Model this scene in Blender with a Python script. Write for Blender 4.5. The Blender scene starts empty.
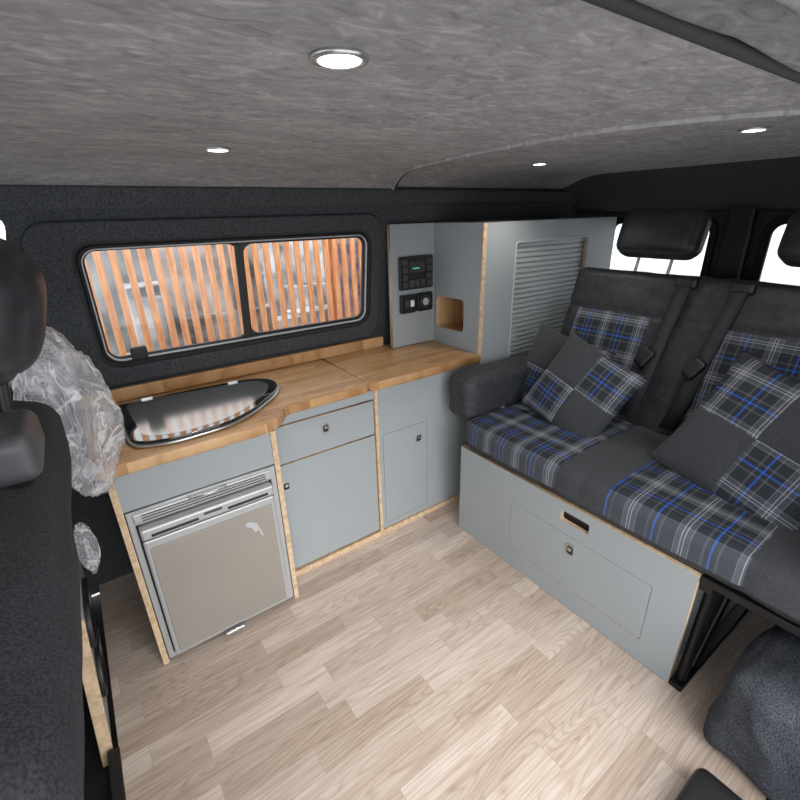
import bpy, bmesh, math, random
from mathutils import Vector, Matrix, noise
random.seed(3)
S = bpy.context.scene
COL = S.collection
S.view_settings.view_transform = 'Standard'
S.view_settings.look = 'None'
S.view_settings.exposure = 0.0

# ------------------------------------------------------------ materials
def mat(name, col=(.5,.5,.5), rough=.5, metal=0, spec=.5, coat=0):
    m = bpy.data.materials.new(name); m.use_nodes = True
    b = m.node_tree.nodes['Principled BSDF']
    b.inputs['Base Color'].default_value = (*col, 1)
    b.inputs['Roughness'].default_value = rough
    b.inputs['Metallic'].default_value = metal
    b.inputs['Specular IOR Level'].default_value = spec
    b.inputs['Coat Weight'].default_value = coat
    return m, m.node_tree, b
def nd(nt, typ, **kw):
    n = nt.nodes.new(typ)
    for k, v in kw.items():
        if k in n.inputs: n.inputs[k].default_value = v
        else: setattr(n, k, v)
    return n
def lk(nt, a, b): nt.links.new(a, b)
def coords(nt, scale=(1,1,1), kind='Object', rot=(0,0,0)):
    tc = nd(nt, 'ShaderNodeTexCoord'); mp = nd(nt, 'ShaderNodeMapping')
    mp.inputs['Scale'].default_value = scale
    mp.inputs['Rotation'].default_value = rot
    lk(nt, tc.outputs[kind], mp.inputs[0]); return mp.outputs[0]
def ramp(nt, fac, stops, interp='LINEAR'):
    r = nd(nt, 'ShaderNodeValToRGB'); cr = r.color_ramp; cr.interpolation = interp
    while len(cr.elements) < len(stops): cr.elements.new(0.5)
    for e, (p, c) in zip(cr.elements, stops):
        e.position = p; e.color = (*c, 1) if len(c) == 3 else c
    lk(nt, fac, r.inputs[0]); return r.outputs[0]
def mix(nt, a, b, fac=.5, mode='MIX'):
    m = nd(nt, 'ShaderNodeMix', data_type='RGBA', blend_type=mode)
    if hasattr(fac, 'links'): lk(nt, fac, m.inputs[0])
    else: m.inputs[0].default_value = fac
    for s, i in ((a, 6), (b, 7)):
        if hasattr(s, 'links'): lk(nt, s, m.inputs[i])
        else: m.inputs[i].default_value = (*s, 1)
    return m.outputs[2]
def bump(nt, b, h, strength=.3, dist=.01):
    n = nd(nt, 'ShaderNodeBump', Strength=strength, Distance=dist)
    lk(nt, h, n.inputs['Height']); lk(nt, n.outputs[0], b.inputs['Normal'])
def noisy(name, c1, c2, scale=30, rough=.9, bs=.3, bd=.003, detail=4, stretch=(1,1,1), p=(.35,.65), spec=.2, sheen=0):
    m, nt, b = mat(name, c1, rough, spec=spec)
    v = coords(nt, stretch)
    n = nd(nt, 'ShaderNodeTexNoise', Scale=scale, Detail=detail)
    lk(nt, v, n.inputs['Vector'])
    lk(nt, ramp(nt, n.outputs[0], [(p[0], c1), (p[1], c2)]), b.inputs['Base Color'])
    bump(nt, b, n.outputs[0], bs, bd)
    if sheen: b.inputs['Sheen Weight'].default_value = sheen
    return m

M_felt = noisy('charcoal_felt', (.036,.039,.043), (.085,.091,.099), 260, .97, .35, .003, 3, spec=.08)
M_feltblue = noisy('blue_grey_carpet', (.032,.035,.043), (.088,.094,.108), 300, .97, .7, .006, 3, spec=.08)
M_grey = noisy('grey_laminate', (.315,.342,.360), (.33,.357,.375), 3, .42, .02, .001, 2, spec=.4)
M_seatblk = noisy('black_leatherette', (.016,.017,.020), (.030,.031,.035), 40, .5, .15, .002, 5, spec=.4)
M_bolster = noisy('charcoal_leatherette', (.028,.030,.035), (.045,.047,.053), 60, .55, .15, .002, 5, spec=.35)
M_seatgry = noisy('charcoal_weave', (.034,.036,.042), (.060,.063,.071), 400, .85, .3, .002, 3, spec=.2, sheen=.1)
M_cabfab = noisy('cab_seat_fabric', (.020,.021,.025), (.042,.044,.050), 400, .9, .3, .002, 3, spec=.15)
M_black = mat('black_plastic', (.012,.012,.013), .45)[0]
M_dkplastic = mat('dark_grey_plastic', (.05,.052,.056), .5)[0]
M_rubber = mat('black_rubber', (.008,.008,.009), .7)[0]
M_steel = mat('black_steel', (.01,.01,.011), .4, .3)[0]
M_silver = mat('silver_trim', (.55,.56,.57), .3, .85)[0]
M_fridgefr = mat('fridge_frame_silver', (.43,.44,.45), .35, .3)[0]
M_white = mat('white_trim', (.75,.76,.77), .4)[0]
M_bead = mat('grey_bead', (.46,.47,.49), .45)[0]
M_glassblk = mat('black_glass', (.006,.007,.007), .04, 0, .8, 1)[0]
M_lid = mat('lid_reflection_grey', (.40,.42,.43), .14, .85, .8, 0)[0]  # metallic grey standing in for the bright window reflection on the lid

def m_ceiling(name, k=1.0):
    m, nt, b = mat(name, (.2,.2,.2), .95, spec=.08)
    v = coords(nt, (1.0, 1.9, 1), rot=(0,0,.45))
    n = nd(nt, 'ShaderNodeTexNoise', Scale=26, Detail=8, Roughness=.66, Distortion=1.3)
    lk(nt, v, n.inputs['Vector'])
    n2 = nd(nt, 'ShaderNodeTexNoise', Scale=7, Detail=4); lk(nt, v, n2.inputs['Vector'])
    c = ramp(nt, n.outputs[0], [(.30, (.215*k,.208*k,.218*k)), (.43, (.31*k,.302*k,.312*k)), (.56, (.37*k,.362*k,.37*k)), (.70, (.53*k,.52*k,.53*k))])
    c2 = ramp(nt, n2.outputs[0], [(.3, (.86,.86,.86)), (.7, (1.1,1.1,1.1))])
    lk(nt, mix(nt, c, c2, 1, 'MULTIPLY'), b.inputs['Base Color'])
    bump(nt, b, n.outputs[0], .2, .003)
    return m
M_ceil = m_ceiling('grey_suede_lining')
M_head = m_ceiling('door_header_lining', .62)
M_seam = mat('seam_shadow_piping', (.025,.025,.027), .8)[0]

def m_planks(name, bw, rh, ca, cb, cm, grain_d, grain_l, rough=.45, gs=1.0, mort=.0015, f1=.8, f2=.6, rings=18):
    m, nt, b = mat(name, ca, rough, spec=.4)
    v = coords(nt)
    br = nd(nt, 'ShaderNodeTexBrick', offset=.37, offset_frequency=2, squash=1.35, squash_frequency=3)
    br.inputs['Scale'].default_value = 1; br.inputs['Brick Width'].default_value = bw
    br.inputs['Row Height'].default_value = rh; br.inputs['Mortar Size'].default_value = mort
    br.inputs['Mortar Smooth'].default_value = .3; br.inputs['Bias'].default_value = 0
    br.inputs['Color1'].default_value = (0,0,0,1); br.inputs['Color2'].default_value = (1,1,1,1)
    br.inputs['Mortar'].default_value = (.5,.5,.5,1)
    lk(nt, v, br.inputs['Vector'])
    sc = nd(nt, 'ShaderNodeVectorMath', operation='SCALE'); sc.inputs[3].default_value = 7.3
    lk(nt, br.outputs['Color'], sc.inputs[0])
    ad = nd(nt, 'ShaderNodeVectorMath', operation='ADD'); lk(nt, v, ad.inputs[0]); lk(nt, sc.outputs[0], ad.inputs[1])
    mp = nd(nt, 'ShaderNodeMapping'); mp.inputs['Scale'].default_value = (2.0*gs, 44*gs, 1); lk(nt, ad.outputs[0], mp.inputs[0])
    n = nd(nt, 'ShaderNodeTexNoise', Scale=2.5, Detail=8, Roughness=.65, Distortion=.15); lk(nt, mp.outputs[0], n.inputs['Vector'])
    mp2 = nd(nt, 'ShaderNodeMapping'); mp2.inputs['Scale'].default_value = (1.3*gs, 13*gs, 1); lk(nt, ad.outputs[0], mp2.inputs[0])
    w = nd(nt, 'ShaderNodeTexNoise', Scale=1.0, Detail=1.2, Distortion=.1); lk(nt, mp2.outputs[0], w.inputs['Vector'])
    wm = nd(nt, 'ShaderNodeMath', operation='MULTIPLY'); wm.inputs[1].default_value = rings; lk(nt, w.outputs[0], wm.inputs[0])
    fr = nd(nt, 'ShaderNodeMath', operation='PINGPONG'); fr.inputs[1].default_value = .5; lk(nt, wm.outputs[0], fr.inputs[0])
    base = mix(nt, ca, cb, br.outputs['Color'])
    g1 = ramp(nt, n.outputs[0], [(.3, grain_d), (.6, (1,1,1)), (.75, grain_l)])
    g2 = ramp(nt, fr.outputs[0], [(0, grain_d), (.28, (1,1,1))])
    c = mix(nt, base, g1, f1, 'MULTIPLY'); c = mix(nt, c, g2, f2, 'MULTIPLY')
    c = mix(nt, c, cm, br.outputs['Fac'])
    lk(nt, c, b.inputs['Base Color']); bump(nt, b, n.outputs[0], .08, .001)
    return m
M_floor = m_planks('oak_vinyl_floor', .34, .066, (.48,.385,.315), (.70,.60,.525), (.40,.315,.255), (.68,.61,.57), (1.12,1.12,1.12), .48, 1.1, .0007, .8, .5, 22)
M_oak = m_planks('oak_butcher_block', .27, .036, (.44,.245,.105), (.66,.425,.225), (.33,.18,.08), (.62,.49,.37), (1.08,1.05,1.0), .35, 1.2, .0006, .9, .55)
M_ply = noisy('plywood_edge', (.50,.35,.21), (.68,.51,.34), 60, .6, .05, .001, 4, spec=.3)

def m_plaid():
    m, nt, b = mat('blue_tartan_weave', (.05,.05,.06), .85, spec=.15)
    tc = nd(nt, 'ShaderNodeTexCoord'); sp = nd(nt, 'ShaderNodeSeparateXYZ'); lk(nt, tc.outputs['UV'], sp.inputs[0])
    B=(.030,.034,.042); G=(.100,.110,.130); W=(.52,.54,.58); BL=(.025,.14,.66); L=(.24,.255,.29)
    def st(sock, per):
        a = nd(nt, 'ShaderNodeMath', operation='DIVIDE'); a.inputs[1].default_value = per; lk(nt, sock, a.inputs[0])
        f = nd(nt, 'ShaderNodeMath', operation='FRACT'); lk(nt, a.outputs[0], f.inputs[0])
        return ramp(nt, f.outputs[0], [(0,B),(.10,L),(.115,G),(.20,W),(.217,G),(.26,W),(.277,G),(.36,L),(.375,B),(.62,G),(.66,B),(.745,BL),(.78,B),(.86,G),(.90,B)], 'CONSTANT')
    u = st(sp.outputs[0], .135); v = st(sp.outputs[1], .135)
    c = mix(nt, u, v, .5)
    n = nd(nt, 'ShaderNodeTexNoise', Scale=900, Detail=1); lk(nt, tc.outputs['UV'], n.inputs['Vector'])
    lk(nt, c, b.inputs['Base Color']); bump(nt, b, n.outputs[0], .3, .001)
    return m
M_plaid = m_plaid()
M_door = noisy('fridge_door_taupe', (.32,.295,.265), (.36,.335,.305), 2, .4, .01, .001, 2, spec=.5)
M_door.node_tree.nodes['Principled BSDF'].inputs['Metallic'].default_value = .3
def m_glass():
    m = bpy.data.materials.new('tinted_window_glass'); m.use_nodes = True; nt = m.node_tree; nt.nodes.clear()
    o = nd(nt,'ShaderNodeOutputMaterial'); t = nd(nt,'ShaderNodeBsdfTransparent'); t.inputs[0].default_value=(.80,.81,.81,1)
    g = nd(nt,'ShaderNodeBsdfGlossy'); g.inputs['Roughness'].default_value=.02
    x = nd(nt,'ShaderNodeMixShader'); x.inputs[0].default_value=.04
    lk(nt,t.outputs[0],x.inputs[1]); lk(nt,g.outputs[0],x.inputs[2]); lk(nt,x.outputs[0],o.inputs[0]); return m
M_glass = m_glass()
def m_film():
    m = bpy.data.materials.new('clear_plastic_film'); m.use_nodes = True; nt = m.node_tree; nt.nodes.clear()
    o = nd(nt,'ShaderNodeOutputMaterial'); t = nd(nt,'ShaderNodeBsdfTransparent'); t.inputs[0].default_value=(.95,.95,.96,1)
    g = nd(nt,'ShaderNodeBsdfPrincipled'); g.inputs['Base Color'].default_value=(.74,.74,.77,1); g.inputs['Roughness'].default_value=.15; g.inputs['Specular IOR Level'].default_value=1
    n = nd(nt,'ShaderNodeTexNoise',Scale=9,Detail=3,Roughness=.5,Distortion=1.0); lk(nt,coords(nt,(1,1,.6)),n.inputs['Vector'])
    f = ramp(nt,n.outputs[0],[(.36,(.18,)*3),(.45,(.25,)*3),(.475,(.7,)*3),(.50,(.22,)*3),(.56,(.28,)*3),(.575,(.65,)*3),(.60,(.25,)*3),(.7,(.34,)*3)])
    bp = nd(nt,'ShaderNodeBump',Strength=.7,Distance=.02); lk(nt,n.outputs[0],bp.inputs['Height']); lk(nt,bp.outputs[0],g.inputs['Normal'])
    x = nd(nt,'ShaderNodeMixShader'); lk(nt,f,x.inputs[0])
    lk(nt,t.outputs[0],x.inputs[1]); lk(nt,g.outputs[0],x.inputs[2]); lk(nt,x.outputs[0],o.inputs[0]); return m
M_film = m_film()
def m_emit(name, c, s):
    m, nt, b = mat(name, c, .5); b.inputs['Emission Color'].default_value=(*c,1); b.inputs['Emission Strength'].default_value=s; return m
M_led = m_emit('led_lens', (1,.97,.92), 9)
M_greenled = m_emit('display_glow', (.1,.6,.5), .15)

# ------------------------------------------------------------ geometry helpers
def empty(name, loc=(0,0,0)):
    e = bpy.data.objects.new(name, None); COL.objects.link(e); e.empty_display_size=.05
    return e
def add(name, me, mats, parent=None, smooth=False):
    o = bpy.data.objects.new(name, me); COL.objects.link(o)
    if not isinstance(mats, (list, tuple)): mats = [mats]
    if len(me.materials) == 0:
        for m in mats: me.materials.append(m)
    if smooth:
        for p in me.polygons: p.use_smooth = True
    if parent: o.parent = parent
    return o
I4 = Matrix.Identity(4)
T = Matrix.Translation
def box(name, lo, hi, m, parent=None, bevel=0, M=I4, ply_axis=None, seg=2):
    bm = bmesh.new(); bmesh.ops.create_cube(bm, size=1)
    lo, hi = Vector(lo), Vector(hi)
    for v in bm.verts: v.co = Vector([(lo[i]+hi[i])/2 + v.co[i]*(hi[i]-lo[i]) for i in range(3)])
    if bevel: bmesh.ops.bevel(bm, geom=bm.edges[:], offset=bevel, segments=seg, affect='EDGES', profile=.5)
    bm.normal_update()
    mats = [m]
    if ply_axis is not None:
        mats = [m, M_ply]
        for f in bm.faces: f.material_index = 0 if abs(f.normal[ply_axis]) > .7 else 1
    bmesh.ops.transform(bm, matrix=M, verts=bm.verts)
    me = bpy.data.meshes.new(name); bm.to_mesh(me); bm.free()
    return add(name, me, mats, parent)
def rrect(x0, y0, x1, y1, r, seg=6):
    if x0 > x1: x0, x1 = x1, x0
    pts = []
    for cx, cy, a in ((x1-r, y1-r, 0), (x0+r, y1-r, 90), (x0+r, y0+r, 180), (x1-r, y0+r, 270)):
        for i in range(seg+1):
            t = math.radians(a + 90*i/seg); pts.append((cx + r*math.cos(t), cy + r*math.sin(t)))
    return pts
def rect(x0,y0,x1,y1): return [(x0,y0),(x1,y0),(x1,y1),(x0,y1)]
def rnd(pts, r, seg=5):
    out = []; n = len(pts)
    for i in range(n):
        p0, p1, p2 = Vector(pts[i-1]), Vector(pts[i]), Vector(pts[(i+1) % n])
        rr = min(r, (p0-p1).length*.45, (p2-p1).length*.45)
        a = p1 + (p0-p1).normalized()*rr; b = p1 + (p2-p1).normalized()*rr
        for k in range(seg+1):
            t = k/seg; out.append(tuple((1-t)**2*a + 2*t*(1-t)*p1 + t*t*b))
    return out
def shape(name, loops, thick, M, m, parent=None, bevel=0, ply=False):
    cu = bpy.data.curves.new(name, 'CURVE'); cu.dimensions = '2D'; cu.fill_mode = 'BOTH'
    for lp in loops:
        s = cu.splines.new('POLY'); s.points.add(len(lp)-1); s.use_cyclic_u = True
        for p, q in zip(s.points, lp): p.co = (q[0], q[1], 0, 1)
    cu.extrude = max(thick/2 - bevel, 0); cu.bevel_depth = bevel; cu.bevel_resolution = 2; cu.offset = -bevel
    o = bpy.data.objects.new('tmp', cu); COL.objects.link(o)
    bpy.context.view_layer.update()
    me = bpy.data.meshes.new_from_object(o.evaluated_get(bpy.context.evaluated_depsgraph_get()))
    bpy.data.objects.remove(o)
    me.transform(T((0,0,-thick/2)))
    me.materials.clear(); me.materials.append(m)
    if ply:
        me.materials.append(M_ply)
        for p in me.polygons: p.material_index = 0 if abs(p.normal.z) > .6 else 1
    me.transform(M)
    return add(name, me, m, parent)
def mtx(o, x, y, z):
    M = Matrix.Identity(4)
    for i in range(3): M[i][0]=x[i]; M[i][1]=y[i]; M[i][2]=z[i]; M[i][3]=o[i]
    return M
def MF(y): return mtx((0,y,0),(1,0,0),(0,0,1),(0,-1,0))
def MX(x): return mtx((x,0,0),(0,-1,0),(0,0,1),(-1,0,0))
def MT(z): return T((0,0,z))
def tube(name, pts, r, m, parent=None, cyc=False, smooth=True):
    cu = bpy.data.curves.new(name, 'CURVE'); cu.dimensions = '3D'
    s = cu.splines.new('POLY'); s.points.add(len(pts)-1); s.use_cyclic_u = cyc
    for p, q in zip(s.points, pts): p.co = (*q, 1)
    cu.bevel_depth = r; cu.bevel_resolution = 3; cu.use_fill_caps = True
    o = bpy.data.objects.new('tmp', cu); COL.objects.link(o); bpy.context.view_layer.update()
    me = bpy.data.meshes.new_from_object(o.evaluated_get(bpy.context.evaluated_depsgraph_get()))
    bpy.data.objects.remove(o); me.materials.clear()
    return add(name, me, m, parent, smooth)
def cyl(name, c, r, h, axis, m, parent=None, r2=None, seg=32):
    bm = bmesh.new(); bmesh.ops.create_cone(bm, cap_ends=True, segments=seg, radius1=r, radius2=r if r2 is None else r2, depth=h)
    z = Vector(axis).normalized(); q = Vector((0,0,1)).rotation_difference(z).to_matrix().to_4x4()
    bmesh.ops.transform(bm, matrix=T(c) @ q, verts=bm.verts)
    me = bpy.data.meshes.new(name); bm.to_mesh(me); bm.free()
    return add(name, me, m, parent)
def torus(name, c, R, r, axis, m, parent=None):
    z = Vector(axis).normalized(); q = Vector((0,0,1)).rotation_difference(z).to_matrix()
    pts = [Vector(c) + q @ Vector((R*math.cos(a), R*math.sin(a), 0)) for a in [2*math.pi*i/40 for i in range(40)]]
    return tube(name, pts, r, m, parent, True)
def rbox(name, size, M, mats, r=.03, n=26, bulge=(0,0,0), uv=(0,1), fmat=None, wr=.0, parent=None, seed=0, uvo=(0,0), dfm=None):
    bm = bmesh.new(); bmesh.ops.create_cube(bm, size=2)
    bmesh.ops.subdivide_edges(bm, edges=bm.edges[:], cuts=n, use_grid_fill=True)
    h = [s/2 for s in size]; uvl = bm.loops.layers.uv.new('UVMap'); orig = {}
    for v in bm.verts:
        p = v.co.copy(); q = Vector([h[i]*p[i] for i in range(3)])
        inn = Vector([max(-(h[i]-r), min(h[i]-r, q[i])) for i in range(3)])
        d = q - inn; dn = d.normalized()
        w = inn + r*dn
        for k in range(3):
            if bulge[k]:
                a, b = [p[j] for j in range(3) if j != k]
                w[k] += (p[k])*bulge[k]*((1-a*a)*(1-b*b))**.6
        if dfm: w += dn*dfm(q)
        if wr:
            w += dn*wr*(noise.noise(q*6+Vector((seed,seed*2,0)))*1.0 + .5*noise.noise(q*18+Vector((seed,0,3))))
        orig[v.index] = q; v.co = w
    bm.verts.ensure_lookup_table()
    for f in bm.faces:
        c = sum((orig[v.index] for v in f.verts), Vector())/len(f.verts)
        if fmat: f.material_index = fmat(c)
        for l in f.loops:
            q = orig[l.vert.index]
            l[uvl].uv = (q[uv[0]]+uvo[0], q[uv[1]]+uvo[1])
    bmesh.ops.transform(bm, matrix=M, verts=bm.verts)
    me = bpy.data.meshes.new(name); bm.to_mesh(me); bm.free()
    return add(name, me, mats, parent, True)
def pillow(name, s, t, M, flip=0, seed=0, parent=None):
    n = 36; bm = bmesh.new(); uvl = bm.loops.layers.uv.new('UVMap')
    grid = {}
    for side in (1,-1):
        for i in range(n+1):
            for j in range(n+1):
                u = -1+2*i/n; v = -1+2*j/n
                if side == -1 and (i in (0,n) or j in (0,n)): grid[(side,i,j)] = grid[(1,i,j)]; continue
                k = ((1-u*u)*(1-v*v))
                z = side*t/2*(max(k,0)**.42)
                x = s/2*u*(1-.07*(1-v*v)**1.0*abs(u)**3); y = s/2*v*(1-.07*(1-u*u)*abs(v)**3)
                z *= 1+.12*noise.noise(Vector((u*2+seed,v*2,side)))
                z -= side*.006*(math.exp(-(u/.05)**2)+math.exp(-(v/.05)**2))*min(1,k*2)
                grid[(side,i,j)] = bm.verts.new((x,y,z))
    for side in (1,-1):
        for i in range(n):
            for j in range(n):
                vs = [grid[(side,a,b)] for a,b in ((i,j),(i+1,j),(i+1,j+1),(i,j+1))]
                if side == -1: vs = vs[::-1]
                try: f = bm.faces.new(vs)
                except ValueError: continue
                q = (i >= n//2) ^ (j >= n//2) ^ bool(flip)
                f.material_index = 1 if q else 0
                for l in f.loops: l[uvl].uv = (l.vert.co.x+.04, l.vert.co.y+.03)
    bmesh.ops.transform(bm, matrix=M, verts=bm.verts)
    me = bpy.data.meshes.new(name); bm.to_mesh(me); bm.free()
    return add(name, me, [M_seatgry, M_plaid], parent, True)
def latch(parent, M, u, v, w=.028, h=.036):
    shape('latch_plate', [rrect(u-w/2, v-h/2, u+w/2, v+h/2, .006)], .004, M @ T((0,0,.004)), M_silver, parent, .001)
    shape('latch_recess', [rrect(u-w*.34, v-h*.34, u+w*.34, v+h*.34, .004)], .002, M @ T((0,0,.0055)), M_black, parent)
    shape('latch_button', [rrect(u-w*.2, v-h*.02, u+w*.2, v+h*.25, .002)], .003, M @ T((0,0,.0085)), M_silver, parent)

# ------------------------------------------------------------ room shell
box('floor', (-.19,.02,-.03), (2.42,1.74,0), M_floor)
box('floor_cab', (-1.55,-.1,-.12), (-.19,1.74,-.06), M_rubber)
box('trim_1', (-.215,.02,-.06), (-.188,1.03,.006), M_rubber, None, .003)
box('trim_2', (-.19,-.12,-.05), (1.05,.02,-.004), M_rubber, None, .004)

v = Vector((0,-.09,.64)).normalized(); nrm = Vector((1,0,0)).cross(v)
MW = mtx((0,1.71,.69),(1,0,0),v,nrm)
win = rrect(.030,.133,1.010,.497,.05,8)
cabw = rnd([(-1.05,.12),(-.3,.12),(-.13,.47),(-.1,.585),(-1.05,.585)],.04)
shape('wall_left', [rect(-1.4,-.02,2.42,.70), win, cabw], .03, MW, M_felt)
box('wall_left_lower', (-1.4,1.712,-.03), (2.42,1.75,.69), M_felt)
shape('trim_3', [rrect(-.085,.060,1.070,.570,.07,8), rrect(.015,.118,1.025,.512,.06,8)], .022, MW @ T((0,0,.020)), M_felt, None, .008)
shape('trim_4', [rect(-.9,.60,2.4,.66)], .03, MW @ T((0,0,.03)), M_felt, None, .01)
w1 = empty('window_1')
shape('outer_seal', [rrect(.024,.127,1.016,.503,.052,8), rrect(.034,.137,1.006,.493,.045,8)], .012, MW @ T((0,0,.010)), M_rubber, w1, .003)
shape('bright_bead', [rrect(.034,.137,1.006,.493,.045,8), rrect(.0385,.1415,1.0015,.4885,.040,8)], .006, MW @ T((0,0,.009)), M_bead, w1, .001)
shape('slider_frame', [rrect(.038,.141,1.002,.489,.040,8), rrect(.044,.147,.488,.483,.034,8), rrect(.510,.151,.993,.479,.034,8)], .012, MW @ T((0,0,-.004)), M_black, w1, .003)
shape('glass_fixed', [rrect(.042,.145,.50,.485,.03,8)], .003, MW @ T((0,0,-.010)), M_glass, w1)
shape('glass_sliding', [rrect(.50,.147,.996,.483,.03,8)], .003, MW @ T((0,0,-.015)), M_glass, w1)
shape('handle_bar', [rrect(.476,.145,.492,.485,.006)], .012, MW @ T((0,0,.012)), M_black, w1, .003)
shape('catch', [rrect(.10,.138,.15,.178,.006)], .016, MW @ T((0,0,.016)), M_black, w1, .003)
w2 = empty('window_2')
shape('cab_glass', [cabw], .004, MW @ T((0,0,-.014)), M_glass, w2)

def seamx(y): return .87 + (.26 if y > .62 else 1.3)*(y-.62)**2
def cz(y, base):
    if y < 1.32: return base
    t = (y-1.32)/.34; return base - .065*t*t
def ceil_panel(name, xa, xb, base, ny=56, nx=30):
    bm = bmesh.new(); g = []
    for j in range(ny+1):
        y = -.12 + (1.66+.12)*j/ny; a = xa(y); b = xb(y)
        g.append([(a+(b-a)*i/nx, y, cz(y, base)) for i in range(nx+1)])
    lo = [[bm.verts.new(p) for p in row] for row in g]
    up = [[bm.verts.new((p[0],p[1],p[2]+.014)) for p in row] for row in g]
    for j in range(ny):
        for i in range(nx):
            bm.faces.new((lo[j][i], lo[j+1][i], lo[j+1][i+1], lo[j][i+1]))
            bm.faces.new((up[j][i], up[j][i+1], up[j+1][i+1], up[j+1][i]))
        bm.faces.new((lo[j][nx], lo[j+1][nx], up[j+1][nx], up[j][nx]))
        bm.faces.new((lo[j+1][0], lo[j][0], up[j][0], up[j+1][0]))
    me = bpy.data.meshes.new(name); bm.to_mesh(me); bm.free()
    return add(name, me, M_ceil, None, False)
ceil_panel('ceiling', lambda y:-1.15, seamx, 1.385)
ceil_panel('ceiling_rear', lambda y:seamx(y)-.02, lambda y:2.2, 1.398)
ys = [.0+1.63*i/60 for i in range(61)]
tube('trim_5', [(seamx(y)+.003, y, cz(y,1.3835)) for y in ys], .0042, M_seam)
tube('trim_11', [(seamx(y)-.009, y, cz(y,1.385)) for y in ys], .0075, M_ceil)
box('roof', (-1.3,-.14,1.425), (2.5,1.78,1.46), M_dkplastic)
shape('trim_6', [rnd([(2.12,1.40),(2.2,1.365),(2.36,1.24),(2.42,1.22),(2.46,1.22),(2.46,1.42),(2.12,1.42)],.03)], 1.80, mtx((0,-.1,0),(1,0,0),(0,0,1),(0,-1,0)), M_felt)
rbox('trim_7', (2.7,.30,.075), T((.95,.028,1.3865)), M_head, r=.016, n=70, wr=.0035)
tube('trim_8', [(-.4,.181,1.3545),(2.2,.181,1.3545)], .0055, M_seam)
tube('trim_12', [(-.4,.120,1.348),(.6,.118,1.346),(2.2,.120,1.348)], .004, M_head)
box('wall_right', (1.05,-.12,-.03), (2.46,-.075,1.40), M_felt)
shape('wall_right_cab', [rect(-1.4,-.1,-.32,1.36), rnd([(-1.15,.82),(-.42,.82),(-.42,1.27),(-1.0,1.27)],.05)], .04, MF(-.08), M_felt)
wl = [rect(-1.75,-.03,.1,1.42), rrect(-1.44,.78,-.945,1.185,.05), rrect(-.735,.78,-.24,1.185,.05)]
shape('wall_back', wl, .04, MX(2.42), M_felt)
for k,(a,b) in enumerate(((-1.44,-.945),(-.735,-.24))):
    d = empty('window_%d' % (k+3))
    shape('seal', [rrect(a-.02,.76,b+.02,1.205,.06), rrect(a+.012,.792,b-.012,1.173,.045)], .02, MX(2.408), M_rubber, d, .004)
    shape('pane', [rrect(a,.78,b,1.185,.05)], .004, MX(2.435), M_glass, d)
box('trim_9', (2.38,.79,.0), (2.42,.89,1.3), M_black, None, .01)
box('wall_front', (-1.60,-.12,-.1), (-1.55,1.76,.80), M_felt)
for y in (-.10, 1.70): tube('trim_10', [(-1.55,y,.8),(-1.1,y,1.40)], .035, M_felt)

# ------------------------------------------------------------ ceiling downlights
for i,(x,y) in enumerate(((.25,.440),(.315,1.09),(1.40,1.13),(1.25,.455))):
    z = 1.384 if i < 2 else 1.397
    e = empty('ceiling_downlight')
    torus('bezel', (x,y,z-.001), .0245, .0032, (0,0,1), M_silver, e)
    torus('inner_bezel', (x,y,z-.001), .0205, .002, (0,0,1), M_white, e)
    cyl('lens', (x,y,z-.002), .0195, .003, (0,0,1), M_led, e)
    l = bpy.data.lights.new('led', 'SPOT'); l.energy = 6; l.spot_size = 2.4; l.spot_blend = .8; l.shadow_soft_size = .025; l.color = (1,.95,.88)
    lo = bpy.data.objects.new('led_lamp', l); COL.objects.link(lo); lo.location = (x,y,z-.012); lo.parent = e

# ------------------------------------------------------------ kitchen
K1, K2 = 1.215, 1.312
kit = empty('kitchen_cabinet')
F1, F2 = MF(K1), MF(K2)
box('end_panel', (-.052,K1-.004,0), (-.036,1.70,.658), M_grey, kit, 0, ply_axis=0)
box('fridge_side_panel', (.372,K1-.004,0), (.388,1.70,.658), M_grey, kit, 0, ply_axis=0)
shape('fascia_over_fridge', [rect(-.036,.548,.372,.658)], .015, F1, M_grey, kit, 0, True)
box('back_fill', (.39,K2+.02,.0), (1.32,1.70,.64), M_dkplastic, kit)
shape('top_rail', [rect(.388,.622,.80,.658)], .015, F2, M_grey, kit, 0, True)
shape('drawer_front', [rect(.392,.480,.796,.616)], .017, MF(K2-.002), M_grey, kit, .001, True)
shape('lower_door', [rect(.392,.034,.796,.474)], .017, MF(K2-.002), M_grey, kit, .001, True)
box('divider', (.800,K2-.006,0), (.813,K2+.05,.658), M_ply, kit)
shape('right_face', [rect(.813,.026,1.324,.658), rrect(.832,.052,1.052,.462,.006)], .016, F2, M_grey, kit, 0, True)
shape('right_door', [rrect(.8338,.0538,1.0502,.4602,.005)], .016, F2, M_grey, kit, .0003)
box('right_door_shadow', (.83,K2+.010,.05), (1.054,K2+.014,.464), M_black, kit)
box('kick_rail', (.388,K2-.004,0), (1.324,K2+.02,.022), M_ply, kit)
latch(kit, MF(K2-.002), .596, .566)
latch(kit, MF(K2-.002), .430, .395)
latch(kit, F2, 1.005, .395, .03,.03)

wt = empty('kitchen_worktop')
shape('worktop_front', [rnd([(-.075,1.69),(-.075,1.198),(.365,1.198),(.425,1.235),(.455,1.29),(.778,1.29),(.778,1.69)],.035,6)], .032, MT(.692), M_oak, wt, .004)
shape('worktop_end', [[(.782,1.69),(.782,1.288),(1.322,1.288),(1.322,1.69)]], .034, MT(.694), M_oak, wt, .004)
box('upstand', (-.075,1.672,.694), (1.088,1.692,.738), M_oak, wt, .003)

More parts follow.
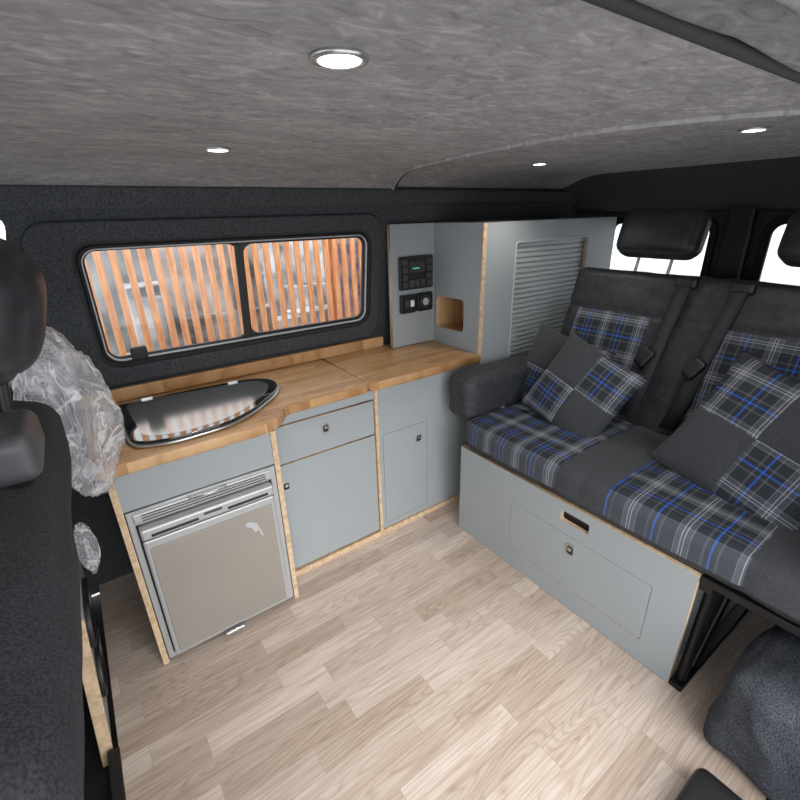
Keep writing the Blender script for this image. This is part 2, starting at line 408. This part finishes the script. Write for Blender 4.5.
fr = empty('fridge')
box('body', (-.03,K1+.02,.03), (.366,1.64,.54), M_black, fr)
shape('outer_frame', [rect(-.034,.012,.370,.544), rect(-.018,.03,.354,.50)], .02, MF(K1-.004), M_fridgefr, fr, .003)
box('door', (-.014,K1-.024,.034), (.350,K1+.01,.455), M_fridgefr, fr, .005)
box('door_panel', (-.002,K1-.027,.046), (.338,K1-.012,.430), M_door, fr, .001)
box('handle_ledge', (-.014,K1-.032,.462), (.350,K1+.01,.496), M_fridgefr, fr, .006)
box('vent_slot', (.01,K1-.034,.470), (.13,K1-.02,.478), M_black, fr, .001)
box('vent_slot', (.21,K1-.034,.470), (.33,K1-.02,.478), M_black, fr, .001)
box('badge', (.145,K1-.0335,.479), (.195,K1-.02,.486), M_dkplastic, fr)
box('top_grille', (-.02,K1-.010,.508), (.356,K1+.01,.536), M_fridgefr, fr, .003)
for i in range(3): box('grille_gap', (0,K1-.0115,.512+i*.008), (.336,K1,.5145+i*.008), M_dkplastic, fr)
tube('handle_bar', [(.12,K1-.014,.541),(.125,K1-.030,.541),(.215,K1-.030,.541),(.22,K1-.014,.541)], .003, M_silver, fr)
box('bottom_catch', (.13,K1-.034,.016), (.19,K1-.01,.028), M_silver, fr, .003)
lab = [(.248,.392),(.262,.396),(.284,.383),(.294,.350),(.301,.326),(.291,.336),(.286,.358),(.275,.352),(.268,.372),(.254,.382)]
shape('label_residue', [lab], .0006, MF(K1-.0272), M_bead, fr)

sk = empty('sink_with_glass_lid')
sp = [(.005,1.625),(.44,1.585),(.505,1.545),(.515,1.47),(.47,1.385),(.36,1.285),(.27,1.237),(.12,1.225),(.02,1.262)]
shape('steel_rim', [rnd(sp,.06,8)], .008, MT(.702), M_silver, sk, .003)
ctr = Vector((.24,1.44))
def scl(k): return [tuple(ctr + (Vector(p)-ctr)*k) for p in sp]
shape('glass_lid', [rnd(scl(.965),.055,8)], .007, MT(.710), M_glassblk, sk, .002)
shape('lid_reflection_patch', [rnd(scl(.84),.05,8)], .001, MT(.7105), M_lid, sk)  # added inset that puts the pale reflection into the black glass lid
for x in (.09,.36): box('hinge', (x,1.598-(x*.09),.70), (x+.035,1.61-(x*.09),.716), M_silver, sk, .002)

cu_ = empty('control_cabinet')
shape('face', [rect(1.092,.697,1.325,1.21)], .015, MF(1.60), M_grey, cu_, 0, True)
box('carcass', (1.094,1.605,.697), (1.323,1.625,1.208), M_grey, cu_)
cp = empty('control_panel')
FM = MF(1.598)
shape('panel_body', [rrect(1.125,.945,1.305,1.083,.008)], .012, FM @ T((0,0,.015)), M_black, cp, .003)
shape('display', [rrect(1.175,1.015,1.255,1.062,.004)], .002, FM @ T((0,0,.0175)), M_glassblk, cp)
shape('readout', [rect(1.19,1.03,1.225,1.036)], .001, FM @ T((0,0,.0185)), M_greenled, cp)
for i in range(4):
    for sx in (1.137, 1.268):
        shape('switch', [rrect(sx,.955+i*.031,sx+.026,.978+i*.031,.003)], .005, FM @ T((0,0,.020)), M_dkplastic, cp, .001)
for i in range(3): shape('rocker', [rrect(1.172+i*.03,.957,1.196+i*.03,.985,.003)], .006, FM @ T((0,0,.021)), M_dkplastic, cp, .001)
so = empty('power_socket')
for k, x in enumerate((1.127, 1.218)):
    shape('plate', [rrect(x,.845,x+.086,.926,.010)], .012, FM @ T((0,0,.015)), M_black, so, .003)
torus('socket_ring', (1.261,1.582,.886), .026, .0035, (0,1,0), M_dkplastic, so)
cyl('socket_well', (1.261,1.583,.886), .016, .006, (0,1,0), M_bead, so)
for x in (1.15,1.178): shape('usb', [rrect(x,.872,x+.018,.90,.003)], .003, FM @ T((0,0,.018)), M_white if x>1.16 else M_dkplastic, so)

wd = empty('tall_storage_cabinet')
shape('end_face', [rect(-1.60,.66,-1.312,1.21), rrect(-1.585,.765,-1.405,.905,.02)], .016, MX(1.326), M_grey, wd, 0, True)
shape('front_face', [rect(1.330,0,2.24,1.21), rrect(1.525,.30,2.02,1.128,.012)], .016, MF(1.312), M_grey, wd, 0, True)
box('edge_strip', (1.3245,1.3055,.66), (1.344,1.3125,1.21), M_ply, wd)
box('top', (1.36,1.33,1.19), (2.24,1.62,1.21), M_grey, wd)
box('side', (2.224,1.33,0), (2.24,1.62,1.19), M_grey, wd)
for nm, lo, hi in (('back',(1.48,1.39,.755),(1.486,1.60,.915)),('base',(1.342,1.39,.755),(1.48,1.60,.763)),('lid',(1.342,1.39,.907),(1.48,1.60,.915)),('l',(1.342,1.588,.763),(1.48,1.60,.907)),('r',(1.342,1.39,.763),(1.48,1.402,.907))):
    box('alcove_'+nm, lo, hi, M_oak, wd)
bm = bmesh.new(); zz = .29
while zz < 1.13:
    r_ = bmesh.ops.create_cube(bm, size=1)
    for v_ in r_['verts']:
        v_.co = Vector((1.7725+v_.co.x*.505, 1.331+v_.co.y*.012, zz+.0095+v_.co.z*.0175))
    zz += .0215
bmesh.ops.bevel(bm, geom=[e for e in bm.edges if abs(e.verts[0].co.x-e.verts[1].co.x)>.1], offset=.004, segments=2, affect='EDGES')
r_ = bmesh.ops.create_cube(bm, size=1)
me = bpy.data.meshes.new('tambour')
for v_ in r_['verts']: v_.co = Vector((1.7725+v_.co.x*.505, 1.342+v_.co.y*.006, .71+v_.co.z*.85))
bm.to_mesh(me); bm.free()
M_tamb = mat('tambour_grey', (.40,.43,.44), .4, .1)[0]
add('tambour_door', me, M_tamb, wd)
shape('tambour_surround', [rrect(1.519,.294,2.026,1.134,.014), rrect(1.526,.301,2.019,1.127,.01)], .005, MF(1.309), M_bead, wd, .001)

# ------------------------------------------------------------ bench seat
sb = empty('rock_and_roll_bench_seat')
XB = 1.10; B0, B1 = .285, 1.155
MB = MX(XB)
slot = rrect(-.685,.325,-.585,.362,.008)
shape('base_front', [rect(-B1,.002,-B0,.392), slot, rrect(-.885,.08,-.38,.282,.006)], .016, MB, M_grey, sb, 0, True)
shape('base_door', [rrect(-.8832,.0818,-.3818,.2802,.005)], .016, MB, M_grey, sb, .0003)
shape('slot_dark', [rect(-.90,.07,-.37,.375)], .005, MX(XB+.022), M_black, sb)
latch(sb, MB, -.634, .235, .03,.042)
box('base_left', (XB+.016,B1-.016,.002), (1.6,B1,.392), M_grey, sb)
box('base_right', (XB+.08,B0+.02,.002), (1.6,B0+.036,.36), M_grey, sb)
box('frame_front', (1.105,.04,.372), (1.14,B0-.002,.395), M_steel, sb, .003)
box('frame_side', (1.12,B0-.03,.34), (1.62,B0,.372), M_steel, sb, .003)
box('frame_side_r', (1.12,.04,.35), (1.62,.07,.392), M_steel, sb, .003)
tube('frame_leg', [(1.13,B0-.018,.02),(1.16,B0-.018,.35)], .013, M_steel, sb)
tube('frame_leg', [(1.2,B0-.018,.01),(1.42,B0-.018,.35)], .011, M_steel, sb)
box('frame_foot', (1.10,B0-.035,0), (1.6,B0-.003,.018), M_steel, sb, .003)
box('frame_board', (1.12,.05,.396), (1.62,1.16,.404), M_black, sb)

CY = .605
def seat_mat(c):
    y = c.y + CY
    if c.z < -.028: return 2
    return 1 if (.715 < y < 1.12 or .20 < y < .545) else 0
def seam_dip(edges, dep, wdt=.012):
    def f(q):
        y = q.y + CY
        return -dep*sum(math.exp(-((y-e)/wdt)**2) for e in edges)
    return f
rbox('seat_cushion', (.50, 1.09, .115), T((1.34, CY, .456)), [M_seatgry, M_plaid, M_seatblk], r=.034, n=84, bulge=(.004,.0,.008), uv=(0,1),
     fmat=seat_mat, wr=.004, parent=sb, seed=1, uvo=(.02,.03), dfm=seam_dip((.715,.630,.545,.20,1.12), .004))
tube('front_piping', [(1.092,.09,.426),(1.092,1.12,.426)], .0035, M_seatblk, sb)
upv = Vector((.185,0,.56)).normalized()
Yv = Vector((0,1,0)); Xv = Yv.cross(upv)
HB = .605
base_ = Vector((1.535,0,.46)); cb_ = base_ + upv*(HB/2) + Xv*.055; cb_.y = CY
def back_mat(c):
    y = c.y + CY
    if c.x < .0 and c.z < .140 and (.79 < y < 1.09 or .25 < y < .575): return 1
    return 0
def back_dip(q):
    y = q.y + CY
    d = -.004*sum(math.exp(-((y-e)/.012)**2) for e in (.79,1.09,.25,.575)) if q.z < .145 else 0
    d -= .006*math.exp(-((y-.63)/.014)**2)
    d -= .005*math.exp(-((q.z-.145)/.012)**2)
    return d
rbox('backrest', (.115, 1.09, HB), mtx(cb_, Xv, Yv, upv), [M_seatblk, M_plaid], r=.032, n=84, bulge=(.010,0,.0), uv=(1,2),
     fmat=back_mat, wr=.004, parent=sb, seed=3, uvo=(.09,.05), dfm=back_dip)
def bp(y, h, off=-.012):
    p = Vector((1.535,0,.46)) + upv*h + Xv*off; p.y = y; return p
for nm, y in (('bolster_left',1.20),('bolster_right',.03)):
    rbox(nm, (.52,.13 if y > 1 else .11,.175), T((1.375,y,.580)), M_bolster, r=.034, n=24, bulge=(.006,.008,.006), wr=.005, parent=sb, seed=y*5)
    box(nm+'_plate', (1.2,y-.03,.40), (1.6,y+.0,.50), M_steel, sb, .004)
cyl('pivot_cap', (1.30,1.132,.51), .012, .01, (0,1,0), M_silver, sb)
for cy in (.862,.352):
    rbox('headrest', (.10,.285,.165), mtx(Vector((1.775,cy,1.160)), Xv, Yv, upv), M_seatblk, r=.040, n=24, bulge=(.012,.006,.004), wr=.003, parent=sb)
    for s in (-.06,.06): tube('headrest_post', [(1.745,cy+s,1.0),(1.77,cy+s,1.09)], .006, M_silver, sb)
def ribbon(nm, pts, w, m, parent, side=Vector((0,1,0))):
    bm = bmesh.new(); rows = []
    for p in pts:
        p = Vector(p); rows.append((bm.verts.new(p+side*w/2), bm.verts.new(p-side*w/2)))
    for a, b in zip(rows, rows[1:]): bm.faces.new((a[0],a[1],b[1],b[0]))
    me = bpy.data.meshes.new(nm); bm.to_mesh(me); bm.free()
    o = add(nm, me, m, parent, True); md = o.modifiers.new('s','SOLIDIFY'); md.thickness=.003
    return o
M_web = noisy('belt_webbing', (.02,.02,.022), (.05,.05,.055), 500, .6, .3, .001)
for y0,y1 in ((.71,.75),(.545,.61)):
    ribbon('seat_belt', [bp(y0,.60,.03), bp(y0,.595,-.006), bp(y0,.575,-.020), bp((y0*2+y1)/3,.40,-.024), bp((y0+2*y1)/3,.2,-.024), bp(y1,.08,-.024)], .046, M_web, sb)
    rbox('belt_guide', (.026,.07,.032), mtx(bp(y0,.572,-.014),Xv,Yv,upv), M_black, r=.008, n=8, parent=sb)
    rbox('buckle', (.028,.045,.07), mtx(bp(y0+.045,.30,-.03),Xv,Yv,upv) @ Matrix.Rotation(.5,4,'X'), M_black, r=.01, n=8, parent=sb)

def look_m(c, nrmv, upish, roll):
    z = Vector(nrmv).normalized(); x = Vector(upish).cross(z).normalized(); y = z.cross(x)
    return mtx(Vector(c), x, y, z) @ Matrix.Rotation(roll,4,'Z')
pillow('scatter_cushion', .33, .10, look_m((1.495,1.03,.635), (-.9,-.15,.35), (0,0,1), math.radians(-12)), 1, 1)
pillow('scatter_cushion', .33, .11, look_m((1.395,.865,.640), (-.85,-.10,.42), (0,0,1), math.radians(-20)), 1, 2)
pillow('scatter_cushion', .40, .12, look_m((1.40,.315,.655), (-.8,.05,.5), (0,0,1), math.radians(-14)), 0, 3)

# ------------------------------------------------------------ wheel arch carpet, step trim
def crease(q):
    return .012*(.5-abs(noise.noise(Vector((q.x*3,q.y*7,q.z*5+2))))*2)
rbox('wheel_arch_cover', (.64,.27,.27), T((1.31,-.005,.138)) @ Matrix.Rotation(-.10,4,'Z'), M_feltblue, r=.035, n=40, bulge=(.01,.01,.0), wr=.012, dfm=crease)
rbox('door_step_cover', (.24,.16,.06), T((.80,.055,.032)), M_black, r=.02, n=12, wr=.003)

# ------------------------------------------------------------ cab seats
def cabseat(name, y0, y1, topx, botx, ztop, head, hh=.19, hz=.185, hw=.25):
    e = empty(name)
    up = Vector((topx-botx,0,ztop-.2)); L = up.length; up.normalize(); Y = Vector((0,1,0)); X = Y.cross(up)
    cy = (y0+y1)/2
    mid = Vector(((topx+botx)/2, cy, (ztop+.2)/2)) - X*.07
    rbox('backrest', (.14, y1-y0, L), mtx(mid, X, Y, up), M_cabfab, r=.045, n=36, bulge=(.010,.008,.008), wr=.005, parent=e, seed=y0*3)
    rbox('squab', (.5, y1-y0, .16), T((botx-.29, cy, .30)), M_cabfab, r=.05, n=20, bulge=(0,0,.02), parent=e)
    box('pedestal', (botx-.5, y0+.05, -.055), (botx-.10, y1-.05, .225), M_black, e, .01)
    for hy in head:
        rbox('headrest', (.11,hw,hh), mtx(Vector((topx-.04,hy,ztop+hz)), X, Y, up), M_seatblk, r=.05, n=22, bulge=(.01,.01,.01), parent=e)
        for s in (-.05,.05): tube('post', [(topx-.07,hy+s,ztop-.03),(topx-.045,hy+s,ztop+hz-.05)], .006, M_black, e)
    return e
ps = cabseat('passenger_seat', .22, .995, -.060, -.28, .955, (.765,), .155, .200, .25)
ds = cabseat('driver_seat', 1.14, 1.60, -.11, -.30, .93, (1.36,))
rbox('belt_turret', (.075,.12,.060), T((-.115,.66,1.005)), M_dkplastic, r=.018, n=14, parent=ps)
bdv = Vector((.045,0,.46)).normalized(); MBd = mtx((-.212,0,-.055),(0,1,0),bdv,Vector((0,1,0)).cross(bdv))
sbd = empty('seat_base_board')
shape('board', [rnd([(1.05,.0),(1.38,.0),(1.38,.50),(1.07,.50),(1.05,.46)],.015)], .020, MBd, M_grey, sbd, .001, True)
box('board_ply_edge', (1.040,.0,-.024), (1.051,.47,.004), M_ply, sbd, .002, M=MBd)
for yv in (.13,.30):
    shape('vent_ring', [rrect(1.10,yv,1.30,yv+.13,.06), rrect(1.115,yv+.015,1.285,yv+.115,.05)], .012, MBd @ T((0,0,.012)), M_black, sbd, .002)
    shape('vent_face', [rrect(1.114,yv+.014,1.286,yv+.116,.05)], .004, MBd @ T((0,0,.004)), M_dkplastic, sbd)

def film(name, c, rad, seed, parent=None):
    bm = bmesh.new(); bmesh.ops.create_icosphere(bm, subdivisions=5, radius=1)
    for v_ in bm.verts:
        p = v_.co.copy()
        k = 1 + .22*noise.noise(p*1.5+Vector((seed,0,0))) + .14*(.5-abs(noise.noise(p*3+Vector((0,seed,0))))*2) + .02*noise.noise(p*9)
        v_.co = Vector((p.x*rad[0]*k + c[0], p.y*rad[1]*k + c[1], p.z*rad[2]*k + c[2]))
    me = bpy.data.meshes.new(name); bm.to_mesh(me); bm.free()
    return add(name, me, M_film, parent, True)
fl = empty('plastic_seat_cover')
film('film_shoulder', (-.075,1.115,.860), (.082,.080,.175), 2, fl)
film('film_top', (-.11,1.22,.975), (.075,.10,.075), 5, fl)
film('film_tail', (-.125,1.16,.52), (.022,.03,.065), 8, fl)

dsh = empty('dashboard')
rbox('dash_body', (.35,1.66,.35), T((-1.35,.82,.68)), M_black, r=.08, n=20, parent=dsh)
swl = empty('steering_wheel')
torus('rim', (-1.02,1.32,.78), .18, .015, (.8,0,.6), M_black, swl)
tube('column', [(-1.02,1.32,.78),(-1.17,1.32,.68)], .035, M_black, swl)
for a in (0,120,240):
    t = math.radians(a+90); q = Vector((0,0,1)).rotation_difference(Vector((.8,0,.6))).to_matrix()
    tube('spoke', [(-1.02,1.32,.78), Vector((-1.02,1.32,.78))+q@Vector((.18*math.cos(t),.18*math.sin(t),0))], .012, M_black, swl)

# ------------------------------------------------------------ outside
M_ground = noisy('pale_concrete', (.46,.45,.44), (.66,.65,.63), 8, .95, .3, .02)  # paleness chosen to bounce daylight up through the door to the ceiling
box('ground', (-14,-12,-.62), (16,14,-.6), M_ground)
M_fence = noisy('orange_timber', (.62,.25,.11), (.84,.42,.21), 6, .7, .1, .003, 4, (8,8,1))
bm = bmesh.new()
def bmbox(bm, lo, hi):
    r = bmesh.ops.create_cube(bm, size=1)
    for v_ in r['verts']: v_.co = Vector([(lo[i]+hi[i])/2 + v_.co[i]*(hi[i]-lo[i]) for i in range(3)])
x = -.02
while x < 2.8:
    bmbox(bm, (x,3.1,-.3), (x+.038,3.12,1.75)); x += .074
bmbox(bm, (-.02,3.12,-.02), (2.8,3.16,.06)); bmbox(bm, (-.02,3.12,1.22), (2.8,3.16,1.27))
for px in (0,1.6,2.7): bmbox(bm, (px,3.16,-.6), (px+.08,3.24,1.7))
me = bpy.data.meshes.new('slat_fence'); bm.to_mesh(me); bm.free(); add('slat_fence', me, M_fence)
M_wall = noisy('dark_hedge_and_block', (.06,.065,.07), (.36,.36,.36), 1.6, .9, .1, .01, 6)
box('garden_wall', (0,7.5,-.6), (6,7.7,2.6), M_wall)
bm = bmesh.new()
for i in range(34):
    cx = -.2+random.random()*4; cy = 3.9+random.random()*2.6; s = .12+random.random()*.28
    bmbox(bm, (cx-s,cy-s*.5,-.6), (cx+s,cy+s*.5,-.6+s*(1+random.random()*4.5)))
me = bpy.data.meshes.new('rubble_pile'); bm.to_mesh(me); bm.free(); add('rubble_pile', me, noisy('stone', (.10,.10,.11),(.66,.66,.68), 3))
bn = empty('site_banner')
box('sheet', (1.7,3.30,.35), (2.15,3.32,1.05), noisy('banner_print', (.1,.15,.4),(.8,.75,.7), 6, .6, 0,.001), bn)
for px in (1.68,2.15): box('stake', (px,3.30,-.6), (px+.03,3.33,1.2), M_wall, bn)

# ------------------------------------------------------------ light
w = bpy.data.worlds.new('World'); S.world = w; w.use_nodes = True
bg = w.node_tree.nodes['Background']; bg.inputs[0].default_value = (.92,.96,1,1); bg.inputs[1].default_value = 3.0
sl = bpy.data.lights.new('overcast_sun','SUN'); sl.energy = 2.7; sl.angle = math.radians(60); sl.color = (1,.98,.95)
so_ = bpy.data.objects.new('overcast_sun', sl); COL.objects.link(so_)
so_.rotation_euler = Vector((.15,.78,-.55)).to_track_quat('-Z','Y').to_euler()

# ------------------------------------------------------------ camera
p = math.radians(22.5); yw = math.radians(35)
Fv = Vector((math.sin(yw)*math.cos(p), math.cos(yw)*math.cos(p), -math.sin(p)))
R = Vector((math.cos(yw), -math.sin(yw), 0)); U = R.cross(Fv)
R2 = (R - .026*U).normalized(); U2 = (U + .026*R).normalized()
cam = bpy.data.cameras.new('Camera'); co = bpy.data.objects.new('Camera', cam); COL.objects.link(co)
cam.sensor_width = 36; cam.lens = 36*450/800; cam.clip_start = .01
co.matrix_world = mtx((0,0,1.25), R2, U2, -Fv)
S.camera = co
